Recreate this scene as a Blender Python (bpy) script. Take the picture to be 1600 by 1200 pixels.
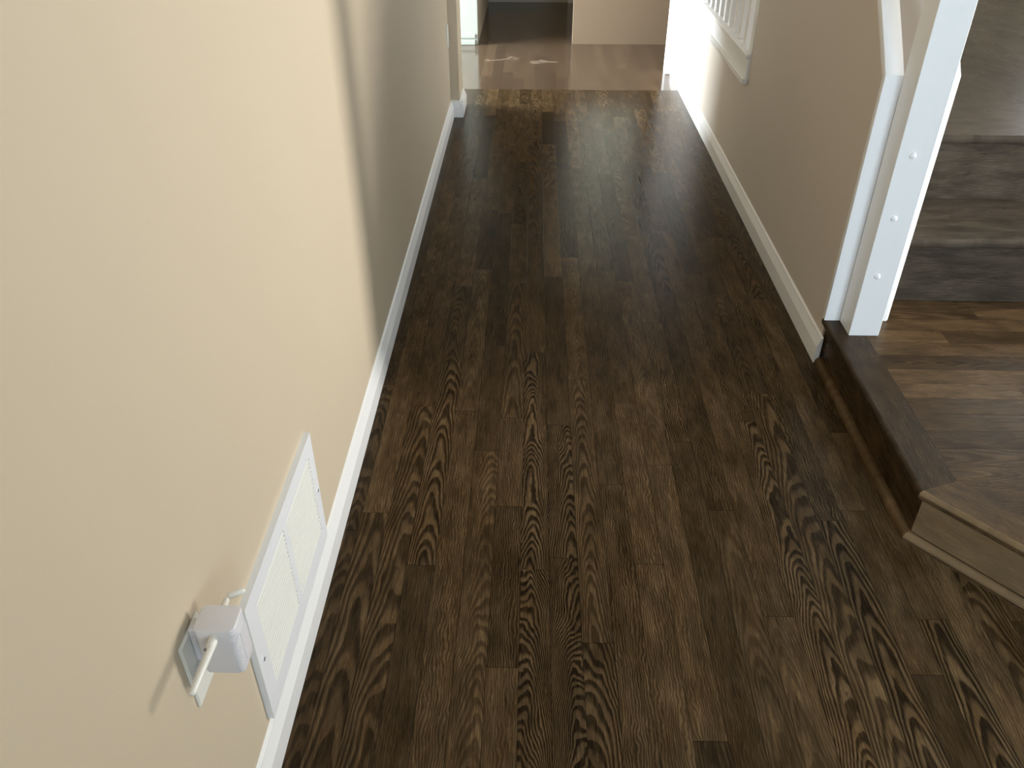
import bpy, bmesh, math, random
from mathutils import Vector, Matrix

for o in list(bpy.data.objects):
    bpy.data.objects.remove(o, do_unlink=True)
SC = bpy.context.scene
COL = SC.collection
PI = math.pi
rnd = random.Random(7)

# ------------------------------------------------------------------ camera
F_PX, HORIZON = 1290.0, 903.0
PITCH = math.atan(HORIZON / F_PX)
YAW = math.atan(39 / F_PX * math.cos(PITCH))
cd = bpy.data.cameras.new('camera'); cam = bpy.data.objects.new('camera', cd); COL.objects.link(cam)
cd.sensor_fit = 'HORIZONTAL'; cd.sensor_width = 36.0; cd.lens = F_PX / 1600 * 36.0
cd.clip_start = 0.02; cd.clip_end = 100
cam.location = (0, 0, 1.45)
cam.rotation_euler = (PI / 2 - PITCH, 0, YAW)
SC.camera = cam

# ------------------------------------------------------------------ world, exposure
w = bpy.data.worlds.new('world'); SC.world = w; w.use_nodes = True
w.node_tree.nodes['Background'].inputs[0].default_value = (0.75, 0.87, 1.0, 1)
w.node_tree.nodes['Background'].inputs[1].default_value = 0.6
SC.view_settings.view_transform = 'Standard'
SC.view_settings.look = 'None'
SC.view_settings.exposure = 0.22
SC.view_settings.gamma = 1.0
SC.view_settings.use_curve_mapping = False

# ------------------------------------------------------------------ daylight through the windows, and an added rear fill
def area(name, loc, direction, sx, sy, power, color, spread=PI):
    l = bpy.data.lights.new(name, 'AREA'); l.shape = 'RECTANGLE'; l.size = sx; l.size_y = sy
    l.energy = power; l.color = color; l.spread = spread
    o = bpy.data.objects.new(name, l); COL.objects.link(o)
    o.location = loc
    o.rotation_euler = Vector(direction).to_track_quat('-Z', 'Y').to_euler()
    return o
DAY = (0.92, 0.965, 1.0)
area('daylight_sidelight', (3.17, 2.22, 1.00), (-1, -0.04, 0), 0.30, 1.8, 34, (1.0, 0.97, 0.91), math.radians(95))
area('daylight_entry_door', (3.17, 1.50, 1.10), (-1, 0, 0), 0.70, 1.5, 6, DAY)
area('daylight_rear_window', (1.34, -1.66, 1.25), (0, 1, -0.1), 0.80, 1.5, 92, (0.68, 0.85, 1.0))
area('rear_fill_strip', (0.72, -1.66, 1.25), (0, 1, -0.1), 0.17, 1.5, 20, (0.68, 0.85, 1.0))  # added strip of rear fill grazing the hall walls, no window there
area('daylight_patio_door', (-2.95, 5.78, 0.78), (1, 0, -0.06), 1.6, 1.3, 285, (0.86, 0.95, 1.0), math.radians(130))
area('daylight_upper_window', (3.17, 4.6, 1.7), (-1, 0, 0), 1.4, 1.2, 14, DAY)

# ------------------------------------------------------------------ materials
def new_mat(name):
    m = bpy.data.materials.new(name); m.use_nodes = True
    nt = m.node_tree
    return m, nt, nt.nodes['Principled BSDF']
def N(nt, t, **kw):
    n = nt.nodes.new(t)
    for k, v in kw.items(): setattr(n, k, v)
    return n
def math_node(nt, op, a, b=None, c=None):
    n = nt.nodes.new('ShaderNodeMath'); n.operation = op
    for i, x in enumerate((a, b, c)):
        if x is None: continue
        if isinstance(x, (int, float)): n.inputs[i].default_value = x
        else: nt.links.new(x, n.inputs[i])
    return n.outputs[0]
def mixc(nt, fac, a, b, mode='MIX'):
    n = nt.nodes.new('ShaderNodeMix'); n.data_type = 'RGBA'; n.blend_type = mode
    for sock, x in ((n.inputs[0], fac), (n.inputs[6], a), (n.inputs[7], b)):
        if isinstance(x, (int, float)): sock.default_value = x
        elif isinstance(x, tuple): sock.default_value = (*x, 1) if len(x) == 3 else x
        else: nt.links.new(x, sock)
    return n.outputs[2]
def maprange(nt, v, a, b, c=0.0, d=1.0, smooth=False):
    n = nt.nodes.new('ShaderNodeMapRange')
    if smooth: n.interpolation_type = 'SMOOTHSTEP'
    nt.links.new(v, n.inputs[0])
    for i, x in enumerate((a, b, c, d)):
        n.inputs[i + 1].default_value = x
    return n.outputs[0]

def paint(name, col, rough=0.6, bump=0.0, scale=180.0, spec=0.4, var=0.03):
    m, nt, b = new_mat(name)
    tc = N(nt, 'ShaderNodeTexCoord')
    nz = N(nt, 'ShaderNodeTexNoise'); nz.inputs['Scale'].default_value = 2.3; nz.inputs['Detail'].default_value = 3
    nt.links.new(tc.outputs['Object'], nz.inputs['Vector'])
    lo = tuple(c * (1 - var) for c in col); hi = tuple(min(1, c * (1 + var)) for c in col)
    nt.links.new(mixc(nt, nz.outputs['Fac'], lo, hi), b.inputs['Base Color'])
    b.inputs['Roughness'].default_value = rough
    b.inputs['Specular IOR Level'].default_value = spec
    if bump:
        n2 = N(nt, 'ShaderNodeTexNoise'); n2.inputs['Scale'].default_value = scale; n2.inputs['Detail'].default_value = 2
        nt.links.new(tc.outputs['Object'], n2.inputs['Vector'])
        bp = N(nt, 'ShaderNodeBump'); bp.inputs['Strength'].default_value = bump; bp.inputs['Distance'].default_value = 0.002
        nt.links.new(n2.outputs['Fac'], bp.inputs['Height']); nt.links.new(bp.outputs['Normal'], b.inputs['Normal'])
    return m

def wood(name, light, dark, seam, rough=(0.13, 0.22), amber=(0.10, 0.052, 0.018), tonespan=(0.55, 1.25), spec=0.25, cs=1.0, bl=0.62):
    """stained oak strips; every board carries its own random values in attributes"""
    m, nt, b = new_mat(name)
    L = nt.links.new
    uv = N(nt, 'ShaderNodeUVMap'); uv.uv_map = 'uv'
    sp = N(nt, 'ShaderNodeSeparateXYZ'); L(uv.outputs[0], sp.inputs[0])
    u, v = sp.outputs[0], sp.outputs[1]
    a1 = N(nt, 'ShaderNodeAttribute'); a1.attribute_name = 'board_a'      # tone, cathedral, random, frequency
    s1 = N(nt, 'ShaderNodeSeparateXYZ'); L(a1.outputs['Vector'], s1.inputs[0])
    tone, cath, rn = s1.outputs
    a2 = N(nt, 'ShaderNodeAttribute'); a2.attribute_name = 'board_b'      # line frequency, axis offset, contrast
    s2 = N(nt, 'ShaderNodeSeparateXYZ'); L(a2.outputs['Vector'], s2.inputs[0])
    freq, ax, contrast = s2.outputs
    M = lambda op, x, y=None, z=None: math_node(nt, op, x, y, z)
    def noise(su, sv, detail=2.0, rough_=0.5, off=0.0):
        cb = N(nt, 'ShaderNodeCombineXYZ')
        L(M('MULTIPLY', u, su), cb.inputs[0]); L(M('MULTIPLY', v, sv), cb.inputs[1])
        L(M('MULTIPLY_ADD', rn, 91.7, off), cb.inputs[2])
        n = N(nt, 'ShaderNodeTexNoise'); n.inputs['Scale'].default_value = 1.0
        n.inputs['Detail'].default_value = detail; n.inputs['Roughness'].default_value = rough_
        L(cb.outputs[0], n.inputs['Vector'])
        return n.outputs['Fac']
    n_big = M('SUBTRACT', noise(17, 4.5, 1.0), 0.5)
    n_med = M('SUBTRACT', noise(45, 26, 2.0, 0.5, 7.0), 0.5)
    du = M('SUBTRACT', u, ax)
    du2 = M('MULTIPLY', du, du)
    # cathedral: contours of v + K u^2 (+ warp); straight: contours of u (+ warp)
    kq = M('MULTIPLY_ADD', M('ABSOLUTE', ax), -5600.0, 230.0)
    para = M('ADD', M('MULTIPLY', du2, kq), v)
    para = M('ADD', para, M('MULTIPLY', n_big, 0.30))
    para = M('ADD', para, M('MULTIPLY', n_med, 0.042))
    g_c = M('MULTIPLY', para, freq)
    g_s = M('ADD', M('MULTIPLY', u, 170.0), M('ADD', M('MULTIPLY', n_big, 5.5), M('MULTIPLY', n_med, 2.6)))
    g = M('ADD', M('MULTIPLY', g_c, cath), M('MULTIPLY', g_s, M('SUBTRACT', 1.0, cath)))
    fr = M('FRACT', g)
    band = M('MULTIPLY', maprange(nt, fr, 0.25, 0.60, 0, 1, True), maprange(nt, fr, 0.88, 1.0, 1, 0, True))
    # broken, grainy lines
    brk = maprange(nt, noise(300, 16, 3.0, 0.6, 3.0), 0.30, 0.58, 0.60, 1.0)
    band = M('MULTIPLY', band, brk)
    band = M('MULTIPLY', band, M('MULTIPLY', contrast, cs))
    pores = maprange(nt, noise(520, 14, 2.0, 0.6, 11.0), 0.50, 0.68, 0.0, cs)
    fleck = maprange(nt, noise(420, 30, 2.0, 0.6, 19.0), 0.53, 0.70, 0.0, cs)
    cloud = noise(22, 5.5, 3.0, 0.55, 23.0)
    base = mixc(nt, maprange(nt, cloud, 0.38, 0.72), light, amber)
    base = mixc(nt, M('MULTIPLY', fleck, 0.50), base, tuple(min(1, c * 1.9) for c in light))
    base = mixc(nt, M('MULTIPLY', pores, 0.6), base, dark)
    base = mixc(nt, band, base, dark)
    tn = maprange(nt, tone, 0, 1, tonespan[0], tonespan[1])
    blot = maprange(nt, noise(30, 9, 2.0, 0.5, 31.0), 0.32, 0.66, bl, 1.08)
    mul = M('MULTIPLY', tn, blot)
    cbm = N(nt, 'ShaderNodeCombineXYZ')
    for i in range(3): L(mul, cbm.inputs[i])
    base = mixc(nt, 1.0, base, cbm.outputs[0], 'MULTIPLY')
    # seam between strips: u and v edge distances stored in a third attribute
    a3 = N(nt, 'ShaderNodeAttribute'); a3.attribute_name = 'board_e'
    s3 = N(nt, 'ShaderNodeSeparateXYZ'); L(a3.outputs['Vector'], s3.inputs[0])
    e = M('MINIMUM', s3.outputs[0], s3.outputs[1])
    e = M('MINIMUM', e, s3.outputs[2])
    seamf = maprange(nt, e, 0.0003, 0.0011, 0.75, 0.0, True)
    base = mixc(nt, seamf, base, seam)
    L(base, b.inputs['Base Color'])
    rz = noise(14, 8, 3.0, 0.6, 43.0)
    ro = maprange(nt, rz, 0.3, 0.7, rough[0], rough[1])
    ro = M('MULTIPLY_ADD', band, 0.08, ro)
    L(ro, b.inputs['Roughness'])
    b.inputs['Specular IOR Level'].default_value = spec
    hgt = M('ADD', M('MULTIPLY', band, -0.6), M('ADD', M('MULTIPLY', pores, -0.5), M('MULTIPLY', seamf, -1.2)))
    hgt = M('ADD', hgt, M('MULTIPLY', noise(9, 3.0, 2.0, 0.5, 57.0), 0.7))
    bp = N(nt, 'ShaderNodeBump'); bp.inputs['Strength'].default_value = 0.16; bp.inputs['Distance'].default_value = 0.0012
    L(hgt, bp.inputs['Height']); L(bp.outputs['Normal'], b.inputs['Normal'])
    return m

BEIGE = paint('beige_wall_paint', (0.585, 0.495, 0.37), 0.62, 0.10, 240)
TAUPE = paint('taupe_wall_paint', (0.64, 0.57, 0.50), 0.62, 0.10, 240)
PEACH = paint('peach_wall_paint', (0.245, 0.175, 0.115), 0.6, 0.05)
WHITE = paint('white_trim_paint', (0.86, 0.86, 0.86), 0.38, 0.0, var=0.01)
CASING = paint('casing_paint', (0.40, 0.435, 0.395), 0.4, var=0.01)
IVORY = paint('offwhite_steel', (0.80, 0.795, 0.75), 0.42, 0.0, var=0.015)
STEEL = paint('white_enamel', (0.83, 0.845, 0.875), 0.35, 0.0, var=0.01)
PLAST = paint('white_plastic', (0.74, 0.725, 0.755), 0.34, 0.0, var=0.005)
PLATE = paint('plate_plastic', (0.80, 0.79, 0.74), 0.36, 0.0, var=0.005)
CEILM = paint('ceiling_paint', (0.62, 0.60, 0.56), 0.8, 0.1)
SCREW = paint('zinc_screw', (0.22, 0.22, 0.22), 0.35); SCREW.node_tree.nodes['Principled BSDF'].inputs['Metallic'].default_value = 0.8
DARKM = paint('dark_slot', (0.02, 0.02, 0.02), 0.7)
GREYW = paint('grey_cabinet_paint', (0.50, 0.47, 0.38), 0.5)
OAK = wood('dark_stained_oak', (0.122, 0.078, 0.038), (0.013, 0.007, 0.003), (0.006, 0.004, 0.002), amber=(0.086, 0.049, 0.020), tonespan=(0.5, 1.4), spec=0.085)
OAKP = wood('landing_oak', (0.108, 0.068, 0.034), (0.036, 0.022, 0.011), (0.02, 0.012, 0.007), rough=(0.24, 0.36), amber=(0.084, 0.050, 0.023), tonespan=(0.5, 1.5), spec=0.16)
OAKT = wood('tread_oak', (0.093, 0.076, 0.058), (0.030, 0.024, 0.018), (0.02, 0.012, 0.007), rough=(0.26, 0.38), amber=(0.076, 0.060, 0.044), tonespan=(0.8, 1.1))
OAKN = wood('edge_oak', (0.20, 0.135, 0.073), (0.08, 0.05, 0.026), (0.02, 0.012, 0.007), rough=(0.3, 0.4), amber=(0.165, 0.105, 0.052), tonespan=(0.8, 1.2), cs=0.5, bl=0.85)  # paler oak: painted highlight on rounded edges, also the diagonal riser
OAKF = wood('reddish_oak', (0.128, 0.086, 0.055), (0.075, 0.048, 0.03), (0.08, 0.05, 0.03), rough=(0.10, 0.15), amber=(0.122, 0.078, 0.047), tonespan=(0.6, 1.15), spec=0.85, cs=0.12, bl=0.92)

def add_streaks(m, segs):
    """pale streaks with a shape of their own: (x0, x1, y, amplitude)"""
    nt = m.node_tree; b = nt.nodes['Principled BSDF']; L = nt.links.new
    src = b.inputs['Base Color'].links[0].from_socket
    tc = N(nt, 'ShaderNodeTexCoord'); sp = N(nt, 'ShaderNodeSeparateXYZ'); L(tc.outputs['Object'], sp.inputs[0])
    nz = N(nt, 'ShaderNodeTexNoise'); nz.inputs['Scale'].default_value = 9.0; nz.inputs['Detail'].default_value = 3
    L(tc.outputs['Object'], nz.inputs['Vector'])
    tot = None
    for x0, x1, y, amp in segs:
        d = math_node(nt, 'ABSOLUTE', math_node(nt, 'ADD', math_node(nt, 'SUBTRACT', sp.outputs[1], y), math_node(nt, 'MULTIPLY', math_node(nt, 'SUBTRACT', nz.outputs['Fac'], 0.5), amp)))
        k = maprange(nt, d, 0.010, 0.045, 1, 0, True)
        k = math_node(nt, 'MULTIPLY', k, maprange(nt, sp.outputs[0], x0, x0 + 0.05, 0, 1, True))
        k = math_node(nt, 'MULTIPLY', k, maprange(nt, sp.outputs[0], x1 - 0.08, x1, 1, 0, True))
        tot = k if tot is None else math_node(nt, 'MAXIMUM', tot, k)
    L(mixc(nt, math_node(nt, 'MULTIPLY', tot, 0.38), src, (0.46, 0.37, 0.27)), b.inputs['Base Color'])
add_streaks(OAKF, [(-0.36, -0.08, 6.03, 0.35), (-0.05, 0.22, 5.96, 0.22)])

# ------------------------------------------------------------------ mesh helpers
def bm_box(bm, x0, x1, y0, y1, z0, z1, bevel=0.0, seg=2):
    r = bmesh.ops.create_cube(bm, size=1.0)
    vs = r['verts']
    for v in vs:
        v.co = Vector((x0 + (v.co.x + .5) * (x1 - x0), y0 + (v.co.y + .5) * (y1 - y0), z0 + (v.co.z + .5) * (z1 - z0)))
    if bevel:
        es = list({e for v in vs for e in v.link_edges})
        bmesh.ops.bevel(bm, geom=es, offset=bevel, segments=seg, profile=0.5, affect='EDGES')
def bm_prism(bm, poly, lo, hi, axis):
    """extrude a 2D polygon along an axis; poly coordinates are the other two axes in order"""
    def P(a, b, t):
        return {'x': (t, a, b), 'y': (a, t, b), 'z': (a, b, t)}[axis]
    A = [bm.verts.new(P(a, b, lo)) for a, b in poly]
    B = [bm.verts.new(P(a, b, hi)) for a, b in poly]
    n = len(poly)
    bm.faces.new(A); bm.faces.new(list(reversed(B)))
    for i in range(n):
        bm.faces.new((A[i], B[i], B[(i + 1) % n], A[(i + 1) % n]))
    bmesh.ops.recalc_face_normals(bm, faces=bm.faces)
def bm_tube(bm, pts, radii, n=14, caps=True):
    """tapering round tube through points, with rounded ends if radii shrink"""
    pts = [Vector(p) for p in pts]
    rings = []
    for i, p in enumerate(pts):
        d = (pts[min(i + 1, len(pts) - 1)] - pts[max(i - 1, 0)]).normalized()
        a = d.orthogonal().normalized(); c = d.cross(a)
        rings.append([bm.verts.new(p + (a * math.cos(2 * PI * k / n) + c * math.sin(2 * PI * k / n)) * radii[i]) for k in range(n)])
    for r0, r1 in zip(rings, rings[1:]):
        for k in range(n):
            bm.faces.new((r0[k], r0[(k + 1) % n], r1[(k + 1) % n], r1[k]))
    if caps:
        bm.faces.new(list(reversed(rings[0]))); bm.faces.new(rings[-1])
def rounded_tube(bm, a, b, r0, r1, n=14):
    a, b = Vector(a), Vector(b); d = (b - a).normalized()
    pts, rad = [], []
    for t in (0.0, 0.35, 0.75, 1.0):
        pts.append(a - d * r0 * (1 - t)); rad.append(max(r0 * math.sqrt(max(0, 1 - (1 - t) ** 2)), r0 * 0.12))
    for t in (0.0, 0.35, 0.75, 1.0):
        pts.append(b + d * r1 * t); rad.append(max(r1 * math.sqrt(max(0, 1 - t * t)), r1 * 0.12))
    bm_tube(bm, pts, rad, n)
def obj(name, bm, mat, parent=None, kind=None, smooth=False, loc=None):
    me = bpy.data.meshes.new(name)
    bmesh.ops.recalc_face_normals(bm, faces=bm.faces)
    bm.to_mesh(me); bm.free()
    if mat: me.materials.append(mat)
    if smooth:
        for p in me.polygons: p.use_smooth = True
        me.set_sharp_from_angle(angle=math.radians(38))
    o = bpy.data.objects.new(name, me); COL.objects.link(o)
    if parent is not None:
        o.parent = parent
        o.location = -Vector(parent.location)
    if kind: o['kind'] = kind
    return o
def struct(name, bm, mat, smooth=False, parent=None):
    return obj(name, bm, mat, parent=parent, kind=None if parent else 'structure', smooth=smooth)
def thing(name, label, cat, loc, group=None):
    o = bpy.data.objects.new(name, None); COL.objects.link(o); o.empty_display_size = 0.05
    o.location = loc; o['label'] = label; o['category'] = cat
    if group: o['group'] = group
    return o
def box(x0, x1, y0, y1, z0, z1, bevel=0.0, seg=2):
    bm = bmesh.new(); bm_box(bm, x0, x1, y0, y1, z0, z1, bevel, seg); return bm

# ------------------------------------------------------------------ wood strips (one mesh per floor, every strip its own face)
class Strips:
    def __init__(self):
        self.v, self.f, self.uv, self.a, self.b, self.e = [], [], [], [], [], []
    def poly(self, pts, along, centre, hw, v0, v1, A, B, voff):
        """pts: 3D corners; along: 'x' or 'y' or 3D direction pair; edge distances interpolate linearly"""
        i0 = len(self.v); self.v += [tuple(p) for p in pts]; self.f.append(tuple(range(i0, i0 + len(pts))))
        for p in pts:
            if along == 'y': uu, vv = p[0] - centre, p[1]
            elif along == 'x': uu, vv = p[1] - centre, p[0]
            else:
                d = along; uu = p[0] * d[1] - p[1] * d[0] - centre; vv = p[0] * d[0] + p[1] * d[1]
            self.uv.append((uu, vv + voff)); self.a.append(A); self.b.append(B)
            self.e.append((hw - uu, hw + uu, 1.0))
    def quad_board(self, along, c, w_, v0, v1, z, A, B, voff):
        """split at the middle so the end-seam distance can interpolate"""
        h = w_ / 2; mid = (v0 + v1) / 2
        for lo, hi in ((v0, mid), (mid, v1)):
            if along == 'y': pts = [(c - h, lo, z), (c + h, lo, z), (c + h, hi, z), (c - h, hi, z)]
            else: pts = [(lo, c + h, z), (lo, c - h, z), (hi, c - h, z), (hi, c + h, z)]
            n = len(self.e)
            self.poly(pts, along, c, h, v0, v1, A, B, voff)
            for k in range(4):
                vv = pts[k][1] if along == 'y' else pts[k][0]
                ex = self.e[n + k]
                self.e[n + k] = (ex[0], ex[1], min(vv - v0, v1 - vv))
    def build(self, name, mat, parent=None, kind=None):
        me = bpy.data.meshes.new(name); me.from_pydata(self.v, [], self.f); me.update()
        ul = me.uv_layers.new(name='uv')
        for l in me.loops: ul.data[l.index].uv = self.uv[l.vertex_index]
        for nm, src in (('board_a', self.a), ('board_b', self.b), ('board_e', self.e)):
            at = me.attributes.new(nm, 'FLOAT_VECTOR', 'POINT')
            for i, s in enumerate(src): at.data[i].vector = s
        me.materials.append(mat)
        o = bpy.data.objects.new(name, me); COL.objects.link(o)
        if parent is not None: o.parent = parent; o.location = -Vector(parent.location)
        if kind: o['kind'] = kind
        return o

def rand_board(r, cath_p=0.38, tone=None):
    t = r.betavariate(2.0, 3.2) if tone is None else tone
    c = 1.0 if r.random() < cath_p else 0.0
    A = (t, c, r.random())
    B = (r.choice((9, 12, 16, 22)) if c else 20, r.uniform(-0.026, 0.026), r.uniform(0.25, 0.75))
    return A, B

BW, E0 = 0.0666, -0.0128
def hall_floor():
    s = Strips()
    known = {-4: [1.329], 0: [1.322, 2.25], 1: [1.36, 1.87], -1: [1.055, 1.532, 1.90], 4: [1.345], 6: [1.803], 10: [2.039],
             5: [0.901, 1.70], 12: [1.058], -6: [1.50], -5: [0.62, 1.95], -3: [0.7, 1.93], -2: [1.75], 2: [1.12, 2.1], 3: [0.75, 1.62],
             7: [1.53], 8: [1.2, 2.3], 9: [0.8, 1.9], 11: [1.5], 13: [1.2]}
    # (row, piece) : tone, cathedral, random, frequency, axis offset, contrast
    style = {(0, 0): (.50, 1, .13, 34, -.030, 1.0), (0, 1): (.62, 1, .77, 22, -.012, 1.0), (1, 0): (.34, 1, .41, 40, .026, 1.0),
             (1, 1): (.50, 1, .92, 26, .026, 1.0), (1, 2): (.12, 0, .3, 20, 0, .3), (-4, 0): (.12, 0, .22, 20, 0, .35), (-4, 1): (.78, 1, .36, 13, .006, .95),
             (-5, 1): (.55, 1, .61, 12, .02, .8), (-6, 0): (.50, 1, .48, 7, .01, .8), (-5, 0): (.52, 1, .15, 9, .012, .85),
             (-3, 1): (.62, 0, .85, 20, 0, .6), (-2, 0): (.55, 1, .55, 22, .02, .55), (-1, 0): (.58, 0, .1, 20, 0, .5), (-1, 1): (.34, 0, .7, 20, 0, .8),
             (-1, 2): (.60, 0, .45, 20, 0, .6), (2, 0): (.44, 1, .25, 20, -.03, .95), (2, 1): (.56, 1, .66, 16, 0, .7), (3, 2): (.3, 0, .33, 20, 0, .5), (3, 1): (.45, 0, .8, 20, 0, .7), (4, 0): (.64, 0, .37, 20, 0, .6),
             (4, 1): (.66, 0, .58, 20, 0, .6), (5, 0): (.02, 1, .9, 14, 0, .5), (5, 1): (.62, 0, .28, 20, 0, .5), (6, 0): (.10, 0, .5, 20, 0, .4),
             (6, 1): (.62, 0, .08, 20, 0, .9), (7, 0): (.30, 1, .34, 10, 0, .4), (9, 1): (.74, 1, .71, 20, .02, .95), (10, 0): (.62, 1, .18, 12, .02, .8),
             (8, 1): (.45, 0, .6, 20, 0, .5), (11, 1): (.46, 0, .2, 20, 0, .8), (11, 0): (.60, 1, .42, 10, 0, 1.0), (12, 0): (.05, 0, .64, 20, 0, .2), (12, 1): (.40, 0, .95, 20, 0, .3), (13, 0): (.66, 1, .52, 10, 0, 1.0)}
    r = random.Random(21)
    for k in range(-8, 49):
        x0 = E0 + BW * k
        cuts = sorted(known.get(k, []))
        ys = [-1.7]
        if not cuts: cuts = [r.uniform(0.4, 1.2)]
        y = cuts[0]
        while y > -0.6: y -= r.uniform(0.45, 1.0); 
        ys = [-1.7] + cuts
        while ys[-1] < 5.28 - 0.35:
            ys.append(ys[-1] + r.uniform(0.45, 1.15))
        if ys[-1] > 5.28 - 0.2: ys[-1] = 5.28
        else: ys.append(5.28)
        for i in range(len(ys) - 1):
            A, B = rand_board(r)
            if (k, i) in style:
                t, c, q, fq, axo, ct = style[(k, i)]
                A, B = (t, c, q), (fq, axo, ct)
            if k > 15 and ys[i] > 1.3 : continue
            y1 = ys[i + 1]
            s.quad_board('y', x0 + BW / 2, BW, ys[i], y1, 0.0, A, B, r.uniform(0, 3))
    return s.build('floor', OAK, kind='structure')
hall_floor()

def plain_floor(name, x0, x1, y0, y1, z, width, along, mat, seed, lens=(0.45, 1.1), parent=None, kind='structure', cath=0.35, clip=None):
    s = Strips(); r = random.Random(seed)
    a0, a1, c0, c1 = (y0, y1, x0, x1) if along == 'y' else (x0, x1, y0, y1)
    c = c0
    while c < c1 - 1e-4:
        wd = min(width, c1 - c)
        lo_lim = a0
        if clip: lo_lim = max(a0, clip(c + wd / 2))
        p = lo_lim; first = True
        while p < a1 - 1e-4:
            q = p + r.uniform(*lens) * (0.5 if first else 1.0); first = False
            if a1 - q < 0.15: q = a1
            A, B = rand_board(r, cath)
            s.quad_board(along, c + wd / 2, wd, p, q, z, A, B, r.uniform(0, 3))
            p = q
        c += wd
    return s.build(name, mat, parent, kind)
plain_floor('floor_kitchen', -3.0, 3.2, 5.28, 6.49, 0.0, 0.07, 'y', OAKF, 5)
plain_floor('floor_back', -3.0, 3.2, 6.49, 8.2, 0.0, 0.07, 'y', OAKF, 6)

# ------------------------------------------------------------------ walls, ceiling
XL, XR = -0.461, 0.918
struct('wall_left', box(XL - 0.12, XL, -1.7, 4.95, 0, 2.6), BEIGE)
bm = bmesh.new(); bm_box(bm, XL - 0.12, -0.412, 4.72, 4.95, 0, 2.6)
struct('wall_left_return', bm, BEIGE)
# right wall: knee wall rising with the stairs, balustrade opening further on
WT = 0.15
bm = bmesh.new()
prof = [(2.235, 0), (5.70, 0), (5.70, 2.6), (5.40, 2.6), (5.40, 0.50), (3.66, 0.50), (3.66, 2.6), (3.10, 2.6), (3.10, 1.72), (2.262, 0.885), (2.235, 0.86)]
bm_prism(bm, prof, XR, XR + WT, 'x')
struct('wall_right', bm, TAUPE)
struct('wall_entry', box(3.2, 3.3, -1.8, 8.2, 0, 2.6), BEIGE)
struct('wall_rear', box(-0.6, 3.3, -1.8, -1.7, 0, 2.6), BEIGE)
struct('wall_light_block', box(0.82, 0.92, -1.7, -0.84, 0, 2.6), BEIGE)  # unseen wall stub added to keep rear light off the left wall
struct('wall_front', box(-3.0, 3.3, 8.1, 8.2, 0, 2.6), BEIGE)
struct('wall_patio', box(-3.1, -3.0, 3.6, 8.2, 0, 2.6), BEIGE)
struct('wall_den', box(-3.0, XL - 0.12, 4.0, 4.1, 0, 2.6), BEIGE)
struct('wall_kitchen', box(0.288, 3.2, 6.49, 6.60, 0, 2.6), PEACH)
struct('wall_passage', box(-3.0, -0.412, 6.51, 8.1, 0, 2.6), BEIGE)
struct('wall_upper', box(XR + WT, 3.2, 5.9, 6.0, 0, 2.6), BEIGE)
# frames of the doors and windows the daylight comes through, beyond the frame of the photo
def frame(name, wall, axis, sgn, a0, a1, z0, z1, t=0.07):
    bm = bmesh.new(); lo, hi = sorted((wall, wall + sgn * 0.025))
    for p0, p1, q0, q1 in ((a0 - t, a0, z0 - t, z1 + t), (a1, a1 + t, z0 - t, z1 + t), (a0, a1, z0 - t, z0), (a0, a1, z1, z1 + t)):
        if axis == 'x': bm_box(bm, lo, hi, p0, p1, max(q0, 0.002), q1)
        else: bm_box(bm, p0, p1, lo, hi, max(q0, 0.002), q1)
    struct(name, bm, WHITE)
frame('door_1', 3.2, 'x', -1, 1.15, 1.85, 0.35, 1.85)
frame('window_2', 3.2, 'x', -1, 2.10, 2.34, 0.50, 1.90, 0.04)
frame('window_3', -1.7, 'y', 1, 0.94, 1.74, 0.50, 2.00, 0.02)
frame('door_2', -3.0, 'x', 1, 4.98, 6.42, 0.13, 1.43)
frame('window_4', 3.2, 'x', -1, 3.90, 5.30, 1.10, 2.30)
# window in the kitchen wall, above what the frame shows
WGLASS, nt_, b_ = new_mat('bright_window_glass')
b_.inputs['Base Color'].default_value = (0.6, 0.65, 0.6, 1); b_.inputs['Roughness'].default_value = 0.1
b_.inputs['Emission Color'].default_value = (1.0, 0.98, 0.74, 1); b_.inputs['Emission Strength'].default_value = 1.0
bm = bmesh.new()
for q in ((0.30, 0.35, 0.46, 1.95), (0.78, 0.83, 0.46, 1.95), (0.35, 0.78, 0.46, 0.51), (0.35, 0.78, 1.90, 1.95)):
    bm_box(bm, q[0], q[1], 6.465, 6.49, q[2], q[3])
struct('window_1', bm, WHITE)
struct('window_1_glass', box(0.35, 0.78, 6.478, 6.489, 0.51, 1.90), WGLASS)
struct('ceiling', box(-3.1, 3.3, -1.8, 4.95, 2.6, 2.7), CEILM)
CEILK = paint('dark_ceiling_paint', (0.20, 0.15, 0.10), 0.7, 0.1)  # unseen ceiling coloured dark to cut its reflection in the floor
struct('ceiling_kitchen', box(-3.1, 3.3, 4.95, 8.2, 2.6, 2.7), CEILK)

# ------------------------------------------------------------------ baseboards and casings
BB = [(0, 0), (0.016, 0), (0.016, 0.056), (0.0065, 0.082), (0.0065, 0.086), (0.0, 0.091)]     # (out from wall, height)
def baseboard(name, wall, side, a0, a1, axis='y', mat=None):
    """side +1: projects towards + of the normal axis"""
    bm = bmesh.new()
    poly = [(wall + side * d, z) for d, z in BB]
    bm_prism(bm, poly, a0, a1, axis)
    return struct(name, bm, mat or WHITE)
baseboard('baseboard_left', XL, 1, -1.7, 4.72)
bm = bmesh.new()
bm_prism(bm, [(4.72 - d, z) for d, z in BB], XL, -0.392, 'x')
bm_prism(bm, [(-0.412 + d * 1.25, z) for d, z in BB], 4.705, 4.97, 'y')
struct('baseboard_return', bm, WHITE)
baseboard('baseboard_right', XR, -1, 2.215, 5.66)
baseboard('baseboard_front', 8.1, -1, -0.42, 0.30, 'x', GREYW)
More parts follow.
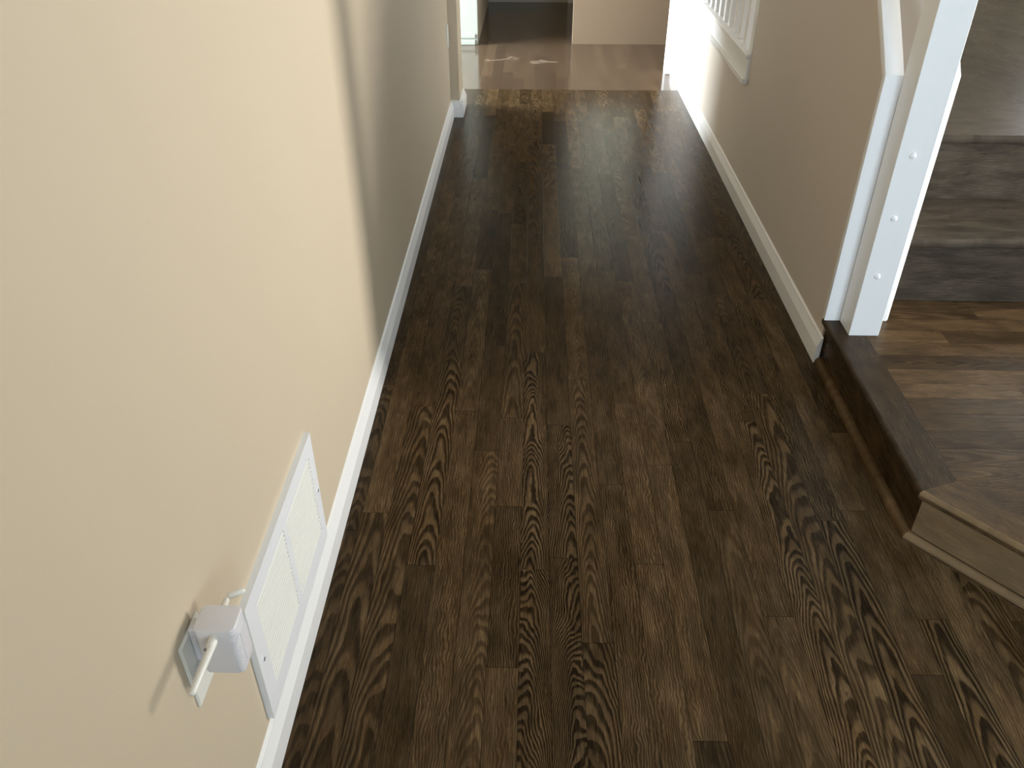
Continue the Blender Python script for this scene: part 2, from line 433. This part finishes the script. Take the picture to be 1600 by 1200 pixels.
struct('trim_1', box(0.866, 0.99, 5.655, 5.735, 0, 2.6, 0.004), WHITE)                      # casing at the end of the right wall
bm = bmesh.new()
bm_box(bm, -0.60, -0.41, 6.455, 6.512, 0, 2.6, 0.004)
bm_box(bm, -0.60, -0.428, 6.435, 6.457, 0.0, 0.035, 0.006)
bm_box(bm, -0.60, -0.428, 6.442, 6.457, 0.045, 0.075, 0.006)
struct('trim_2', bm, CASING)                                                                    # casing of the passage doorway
struct('trim_3', box(0.302, 0.42, 8.04, 8.102, 0, 2.6, 0.004), WHITE)

# trim strips along both edges of the knee wall: up the wall end, then up the slope
def knee_strip(name, x0, x1, round_=False):
    t = 0.020
    yf, zb, zk = 2.235, 0.155, 0.875
    # centre line of the outer face in (y, z)
    path_out = [(yf - t, zb), (yf - t, zk + 0.008), (yf + 0.018, zk + 0.050), (3.06, zk + 0.050 + 0.823)]
    path_in = [(yf, zb), (yf, zk - 0.002), (yf + 0.027, zk + 0.024), (3.075, zk + 0.024 + 0.823)]
    bm = bmesh.new()
    bm_prism(bm, path_out + list(reversed(path_in)), x0, x1, 'x')
    es = [e for e in bm.edges if abs(e.verts[0].co.x - e.verts[1].co.x) < 1e-6]
    if round_:
        bmesh.ops.bevel(bm, geom=es, offset=0.008, segments=3, profile=0.5, affect='EDGES')
    else:
        bmesh.ops.bevel(bm, geom=es, offset=0.002, segments=2, profile=0.5, affect='EDGES')
    return struct(name, bm, WHITE, smooth=True)
knee_strip('trim_4', 0.905, 0.953)
knee_strip('trim_5', 1.052, 1.100, True)

# ------------------------------------------------------------------ wood-grained solids
def wood_obj(name, bm, mat, d, parent=None, tone=0.5, cath=0.0, rn=0.5, freq=20, contrast=0.5, kind=None, voff=0.0):
    d = Vector(d).normalized()
    o = obj(name, bm, mat, parent=parent, kind=kind)
    me = o.data
    ul = me.uv_layers.new(name='uv')
    for p in me.polygons:
        n = p.normal
        s = n.cross(d)
        if s.length < 0.3: s = d.orthogonal()
        s.normalize()
        c = sum((me.vertices[i].co.dot(s) for i in p.vertices)) / len(p.vertices)
        for li in p.loop_indices:
            co = me.vertices[me.loops[li].vertex_index].co
            ul.data[li].uv = (co.dot(s) - c, co.dot(d) + voff)
    for nm, val in (('board_a', (tone, cath, rn)), ('board_b', (freq, 0.0, contrast)), ('board_e', (1, 1, 1))):
        at = me.attributes.new(nm, 'FLOAT_VECTOR', 'POINT')
        for i in range(len(me.vertices)): at.data[i].vector = val
    return o

def round_front(bm, faces_test, off, seg=4):
    es = [e for e in bm.edges if faces_test(e)]
    if es: bmesh.ops.bevel(bm, geom=es, offset=off, segments=seg, profile=0.5, affect='EDGES')

# ------------------------------------------------------------------ entry landing, one step up from the hall
ZL = 0.155
NX, NC = 0.906, 1.441                       # nose line, corner y
ND = Vector((0.151, -0.173)).normalized()   # direction of the clipped corner
NN = Vector((-ND.y, ND.x)) * -1.0           # outward of the diagonal (towards the hall)
if NN.x > 0: NN = -NN
C0 = Vector((NX, NC)); DL = 0.72
C1 = C0 + ND * DL
land = thing('entry_landing', 'dark oak entry landing one step above the hall with a clipped corner', 'landing', (1.6, 1.7, 0))
BWD = 0.10                                   # border board width
def off_poly(outer, inner):
    """polygon chain offset: returns corner points for left run and diagonal run, measured inward from the nose"""
    def line_pts(k):
        a = Vector((NX + k, 0)); n2 = -NN * k
        # corner where x = NX + k meets the diagonal moved inward by k
        p = C0 + n2
        t = (NX + k - p.x) / ND.x
        return p + ND * t
    return line_pts(outer), line_pts(inner)
co, ci = off_poly(0.0, BWD)
e0, e1 = C1, C1 - NN * BWD
# floor strips of the landing run across, towards the entry door
s = Strips(); r = random.Random(11)
y = 2.372
while y > C1.y + 0.02:
    y0 = max(y - 0.070, C1.y + 0.02); c = (y + y0) / 2
    xs = NX + 0.07
    if y0 < NC: xs = max(xs, (C0 + ND * ((c - C0.y) / ND.y)).x + 0.085)
    p = xs; first = True
    while p < 3.2:
        q = min(3.2, p + r.uniform(0.4, 0.9) * (0.6 if first else 1)); first = False
        if 3.2 - q < 0.15: q = 3.2
        A, B = rand_board(r, 0.3); s.quad_board('x', c, y - y0, p, q, ZL - 0.0012, A, B, r.uniform(0, 3)); p = q
    y = y0
s.build('landing_floor', OAKP, land)
def edge_highlight(o):
    """highlight along the rounded front edge, painted in as paler oak"""
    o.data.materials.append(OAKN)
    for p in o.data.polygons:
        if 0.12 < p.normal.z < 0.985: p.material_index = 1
def nosing(name, quad, d, front_mid, tone, rn):
    bm = bmesh.new()
    bm_prism(bm, [tuple(q) for q in quad], ZL - 0.026, ZL, 'z')
    fm = Vector(front_mid)
    def isfront(e):
        m = (e.verts[0].co + e.verts[1].co) / 2
        dd = (e.verts[0].co - e.verts[1].co)
        return abs(dd.z) < 1e-6 and (Vector((m.x, m.y)) - fm).length < 0.01
    round_front(bm, isfront, 0.010, 4)
    o = wood_obj(name, bm, OAKP, d, land, tone=tone, cath=0.0, rn=rn, contrast=0.7)
    if tone > 0.5: edge_highlight(o)
    return o
yE = 2.234
nosing('nosing', [(co.x, co.y), (ci.x, ci.y), (ci.x, yE), (co.x, yE)], (0, 1, 0), (NX, (co.y + yE) / 2), 0.1, 0.31)
nosing('nosing', [tuple(co), tuple(e0), tuple(e1), tuple(ci)], (ND.x, ND.y, 0), tuple((co + e0) / 2), 0.62, 0.62)
# risers, set back under the nosing
k = 0.018
rc, rc2 = off_poly(k, k + 0.018)
re, re2 = C1 - NN * k, C1 - NN * (k + 0.018)
bm = bmesh.new(); bm_prism(bm, [tuple(rc), tuple(rc2), (rc2.x, yE), (rc.x, yE)], 0, ZL - 0.026, 'z')
wood_obj('riser', bm, OAK, (0, 1, 0), land, tone=0.15, rn=0.2, contrast=0.3)
bm = bmesh.new(); bm_prism(bm, [tuple(rc), tuple(re), tuple(re2), tuple(rc2)], 0, ZL - 0.026, 'z')
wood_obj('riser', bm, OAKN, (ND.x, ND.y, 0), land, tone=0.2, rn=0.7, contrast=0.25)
# shoe mouldings
sc, sc2 = off_poly(-0.001, k)
se, se2 = C1 + NN * 0.001, C1 - NN * k
def shoe(quad, d, fm, mat, tone):
    bm = bmesh.new(); bm_prism(bm, [tuple(q) for q in quad], 0, 0.022, 'z')
    fm = Vector(fm)
    def isfront(e):
        m = (e.verts[0].co + e.verts[1].co) / 2; dd = e.verts[0].co - e.verts[1].co
        return abs(dd.z) < 1e-6 and m.z > 0.01 and (Vector((m.x, m.y)) - fm).length < 0.01
    round_front(bm, isfront, 0.014, 4)
    o = wood_obj('shoe_molding', bm, mat, d, land, tone=tone, rn=0.4, contrast=0.4)
    if mat is OAKP: edge_highlight(o)
shoe([tuple(sc), tuple(sc2), (sc2.x, 2.21), (sc.x, 2.21)], (0, 1, 0), (NX - 0.001, (sc.y + 2.21) / 2), OAK, 0.9)
shoe([tuple(sc), tuple(se), tuple(se2), tuple(sc2)], (ND.x, ND.y, 0), tuple((sc + se) / 2), OAKP, 0.4)
# straight front towards the entry door, beyond the frame
bm = bmesh.new(); bm_box(bm, C1.x, 3.2, C1.y, C1.y + 0.12, 0.0, ZL)
wood_obj('edge_board', bm, OAKP, (1, 0, 0), land, tone=0.5, rn=0.15)

# ------------------------------------------------------------------ stairs up from the landing
RISE = 0.22; Y1, RUN = 2.322, 0.305
st = thing('staircase', 'two dark oak stair treads rising from the landing behind the white newel post', 'stairs', (2.1, 2.6, 0))
XS0, XS1 = XR + WT + 0.03, 3.15
for i in range(2):
    yn = Y1 + i * RUN; zt = ZL + RISE * (i + 1)
    bm = bmesh.new(); bm_box(bm, XS0, XS1, yn, yn + RUN + 0.046, zt - 0.028, zt)
    round_front(bm, lambda e: abs(e.verts[0].co.z - e.verts[1].co.z) < 1e-6 and (e.verts[0].co.y + e.verts[1].co.y) / 2 < yn + 0.005 and abs(e.verts[0].co.y - e.verts[1].co.y) < 1e-6, 0.011, 4)
    wood_obj('tread', bm, OAKT, (1, 0, 0), st, tone=0.55, cath=0.0, rn=0.3 + 0.3 * i, contrast=0.5)
    bm = bmesh.new(); bm_box(bm, XS0, XS1, yn + 0.024, yn + 0.042, zt - RISE + 0.0005, zt - 0.028)
    wood_obj('riser', bm, OAKT, (1, 0, 0), st, tone=0.35, rn=0.8 - 0.3 * i, contrast=0.3)
plain_floor('floor_upper', XR + WT, 3.2, Y1 + 2 * RUN - RUN + RUN + 0.0, 5.9, ZL + 2 * RISE - 0.001, 0.08, 'y', OAKT, 17)
struct('wall_stair', box(XR + WT + 0.001, XR + WT + 0.028, 2.36, 5.0, 0.0, 0.53), WHITE)

# ------------------------------------------------------------------ balustrade on the right wall
fa = bmesh.new()
bm_box(fa, XR - 0.012, XR + 0.02, 3.66, 5.40, 0.497, 0.575, 0.002)
bm_box(fa, XR - 0.026, XR + 0.0, 3.655, 5.40, 0.472, 0.498, 0.004)
struct('trim_6', fa, WHITE)
rail = thing('balustrade', 'white balustrade set in the right hall wall opening at the far end', 'railing', (XR + 0.03, 4.5, 0.575))
obj('bottom_rail', box(XR - 0.022, XR + 0.09, 3.665, 5.395, 0.5752, 0.592, 0.004), WHITE, rail)
obj('top_rail', box(XR - 0.005, XR + 0.07, 3.665, 5.395, 1.36, 1.41, 0.008), WHITE, rail)
yb = 3.73
while yb < 5.36:
    obj('baluster', box(XR + 0.006, XR + 0.040, yb - 0.018, yb + 0.018, 0.592, 1.36, 0.002), WHITE, rail)
    yb += 0.1215
obj('half_newel', box(XR - 0.002, XR + 0.06, 3.662, 3.695, 0.592, 1.36, 0.002), WHITE, rail)

# ------------------------------------------------------------------ newel post
np_ = thing('newel_post', 'square white newel post with filled bolt holes standing on the landing edge', 'post', (0.996, 2.17, ZL))
obj('shaft', box(0.952, 1.0405, 2.126, 2.2145, ZL, 1.36, 0.0018, 2), WHITE, np_)
obj('post_cap', box(0.940, 1.0525, 2.114, 2.2265, 1.36, 1.39, 0.006), WHITE, np_)
for bx, bz in ((0.9905, 0.705), (0.9880, 0.530), (0.9875, 0.353)):
    bm = bmesh.new()
    bm_tube(bm, [(bx, 2.127, bz), (bx, 2.1225, bz), (bx, 2.1205, bz), (bx, 2.1195, bz)], [0.0085, 0.0080, 0.0058, 0.0022], 16)
    obj('bolt_cap', bm, WHITE, np_, smooth=True)

# ------------------------------------------------------------------ return air grille
GY0, GY1, GZ0, GZ1 = 0.862, 1.322, 0.104, 0.396
xg = XL + 0.012
gr = thing('return_air_grille', 'white two-panel return air grille mounted low on the left wall above the baseboard', 'vent', (XL, 1.09, 0.104))
FY = ((0.905, 1.083), (1.105, 1.288)); FZ = (0.150, 0.357)
bm = bmesh.new()
def fr(y0, y1, z0, z1): bm_box(bm, XL, xg, y0, y1, z0, z1)
fr(GY0, GY1, FZ[1], GZ1); fr(GY0, GY1, GZ0, FZ[0]); fr(GY0, FY[0][0], FZ[0], FZ[1]); fr(FY[1][1], GY1, FZ[0], FZ[1]); fr(FY[0][1], FY[1][0], FZ[0], FZ[1])
bmesh.ops.remove_doubles(bm, verts=bm.verts, dist=1e-5)
obj('frame', bm, STEEL, gr)
for y0, y1 in FY:
    bm = bmesh.new()
    nl = 19
    for i in range(nl):
        z = FZ[0] + (i + 0.5) * (FZ[1] - FZ[0]) / nl
        # blade: outer edge low, inner edge high
        a, c_, t = (xg - 0.0010, z - 0.0042), (XL + 0.0015, z + 0.0058), 0.0009
        bm_prism(bm, [(a[0], a[1] - 0.0028), (a[0] + t, a[1] - 0.0028), (a[0] + t, a[1] + t), (c_[0], c_[1] + t), (c_[0], c_[1]), (a[0], a[1])], y0 - 0.001, y1 + 0.001, 'y')
    obj('louver_panel', bm, IVORY, gr)
    bm = bmesh.new(); bm_box(bm, XL + 0.0002, XL + 0.0010, y0, y1, FZ[0], FZ[1])
    obj('backing', bm, DARKM, gr)
    bm = bmesh.new()
    for i in range(nl):
        z = FZ[0] + (i + 0.5) * (FZ[1] - FZ[0]) / nl
        bm_box(bm, xg - 0.001, xg + 0.0006, y1 - 0.0005, y1 + 0.0022, z - 0.0016, z + 0.0016)
    obj('blade_tab', bm, IVORY, gr)
for y, z in ((1.306, 0.250), (0.880, 0.250)):
    bm = bmesh.new(); bm_tube(bm, [(xg - 0.001, y, z), (xg + 0.0014, y, z), (xg + 0.0022, y, z)], [0.0058, 0.0056, 0.004], 14)
    sc_ = obj('screw', bm, STEEL, gr, smooth=True)
    bm = bmesh.new()
    bm_box(bm, xg + 0.0020, xg + 0.0025, y - 0.0042, y + 0.0042, z - 0.0010, z + 0.0010); bm_box(bm, xg + 0.0020, xg + 0.0025, y - 0.0010, y + 0.0010, z - 0.0042, z + 0.0042)
    sl = obj('screw_slot', bm, DARKM); sl.parent = sc_; sl.location = (0, 0, 0)

# ------------------------------------------------------------------ outlet plates
def plate(label, y, z, wy=0.071, hz=0.118):
    t = thing('outlet_plate', label, 'outlet', (XL, y, z))
    bm = bmesh.new(); bm_box(bm, XL, XL + 0.0045, y - wy / 2, y + wy / 2, z - hz / 2, z + hz / 2)
    for v in bm.verts:
        if v.co.x > XL + 0.003: v.co.y += (y - v.co.y) * 0.035; v.co.z += (z - v.co.z) * 0.02
    bmesh.ops.bevel(bm, geom=list(bm.edges), offset=0.0012, segments=2, affect='EDGES')
    obj('cover', bm, PLATE, t, smooth=True)
    return t
plate('white outlet cover plate behind the plug-in extender on the left wall', 0.717, 0.468, 0.068, 0.128)
plate('small white outlet plate at the far end of the left wall', 4.655, 0.445)

# ------------------------------------------------------------------ plug-in wireless extender
BX0, BX1, BY0, BY1, BZ0, BZ1 = -0.444, -0.387, 0.698, 0.744, 0.464, 0.553
ex = thing('wifi_extender', 'white plug-in wireless extender with two stub antennas on the left wall outlet', 'extender', (XL, 0.73, 0.474))
bm = bmesh.new()
bm_box(bm, BX0, BX1, BY0, BY1, BZ0, BZ1)
es = [e for e in bm.edges if abs(e.verts[0].co.z - e.verts[1].co.z) > 0.01]
bmesh.ops.bevel(bm, geom=es, offset=0.010, segments=6, profile=0.5, affect='EDGES')
es = [e for e in bm.edges if abs(e.verts[0].co.z - e.verts[1].co.z) < 1e-5 and len(e.link_faces) == 2 and e.calc_face_angle() > 0.9]
bmesh.ops.bevel(bm, geom=es, offset=0.0025, segments=3, profile=0.5, affect='EDGES')
obj('body', bm, PLAST, ex, smooth=True)
obj('plug_base', box(XL + 0.0047, BX0 + 0.004, BY0 + 0.012, BY1 - 0.012, BZ0 + 0.01, BZ1 - 0.012, 0.003), PLAST, ex)
bm = bmesh.new()
for i in range(14):
    z = BZ0 + 0.014 + i * 0.0048
    cx, cy = BX1 - 0.010, BY0 + 0.010
    for aa in range(5):
        t0, t1 = math.radians(-75 + aa * 15), math.radians(-75 + (aa + 1) * 15)
        q = []
        for rr in (0.0098, 0.0108):
            for t_ in (t0, t1): q.append((cx + rr * math.cos(t_), cy + rr * math.sin(t_)))
        bm_prism(bm, [q[0], q[1], q[3], q[2]], z, z + 0.0020, 'z')
obj('vent_ribs', bm, PLAST, ex)
obj('front_panel', box(BX1 - 0.001, BX1 + 0.0012, BY0 + 0.015, BY1 - 0.008, BZ0 + 0.014, BZ1 - 0.02, 0.0005), PLAST, ex)
bm = bmesh.new()
rounded_tube(bm, (-0.4135, 0.692, 0.541), (-0.4150, 0.615, 0.541), 0.0056, 0.0042, 16)
an = obj('antenna', bm, PLATE, ex, smooth=True)
bm = bmesh.new(); rounded_tube(bm, (-0.4145, 0.698, 0.541), (-0.4145, 0.683, 0.541), 0.0068, 0.0062, 16)
h1 = obj('hinge', bm, PLATE); h1.parent = an
bm = bmesh.new(); bm_tube(bm, [(-0.4185, 0.676, 0.5436), (-0.4190, 0.676, 0.5458), (-0.4190, 0.676, 0.5462)], [0.0020, 0.0020, 0.0012], 12)
h2 = obj('hinge_pin', bm, SCREW); h2.parent = an
bm = bmesh.new(); rounded_tube(bm, (-0.4160, 0.7715, 0.5400), (-0.4010, 0.7790, 0.5400), 0.0050, 0.0046, 16)
an2 = obj('antenna', bm, PLATE, ex, smooth=True)
bm = bmesh.new(); rounded_tube(bm, (-0.4185, 0.743, 0.5400), (-0.4185, 0.762, 0.5400), 0.0046, 0.0046, 14)
h3 = obj('hinge', bm, PLATE, smooth=True); h3.parent = an2
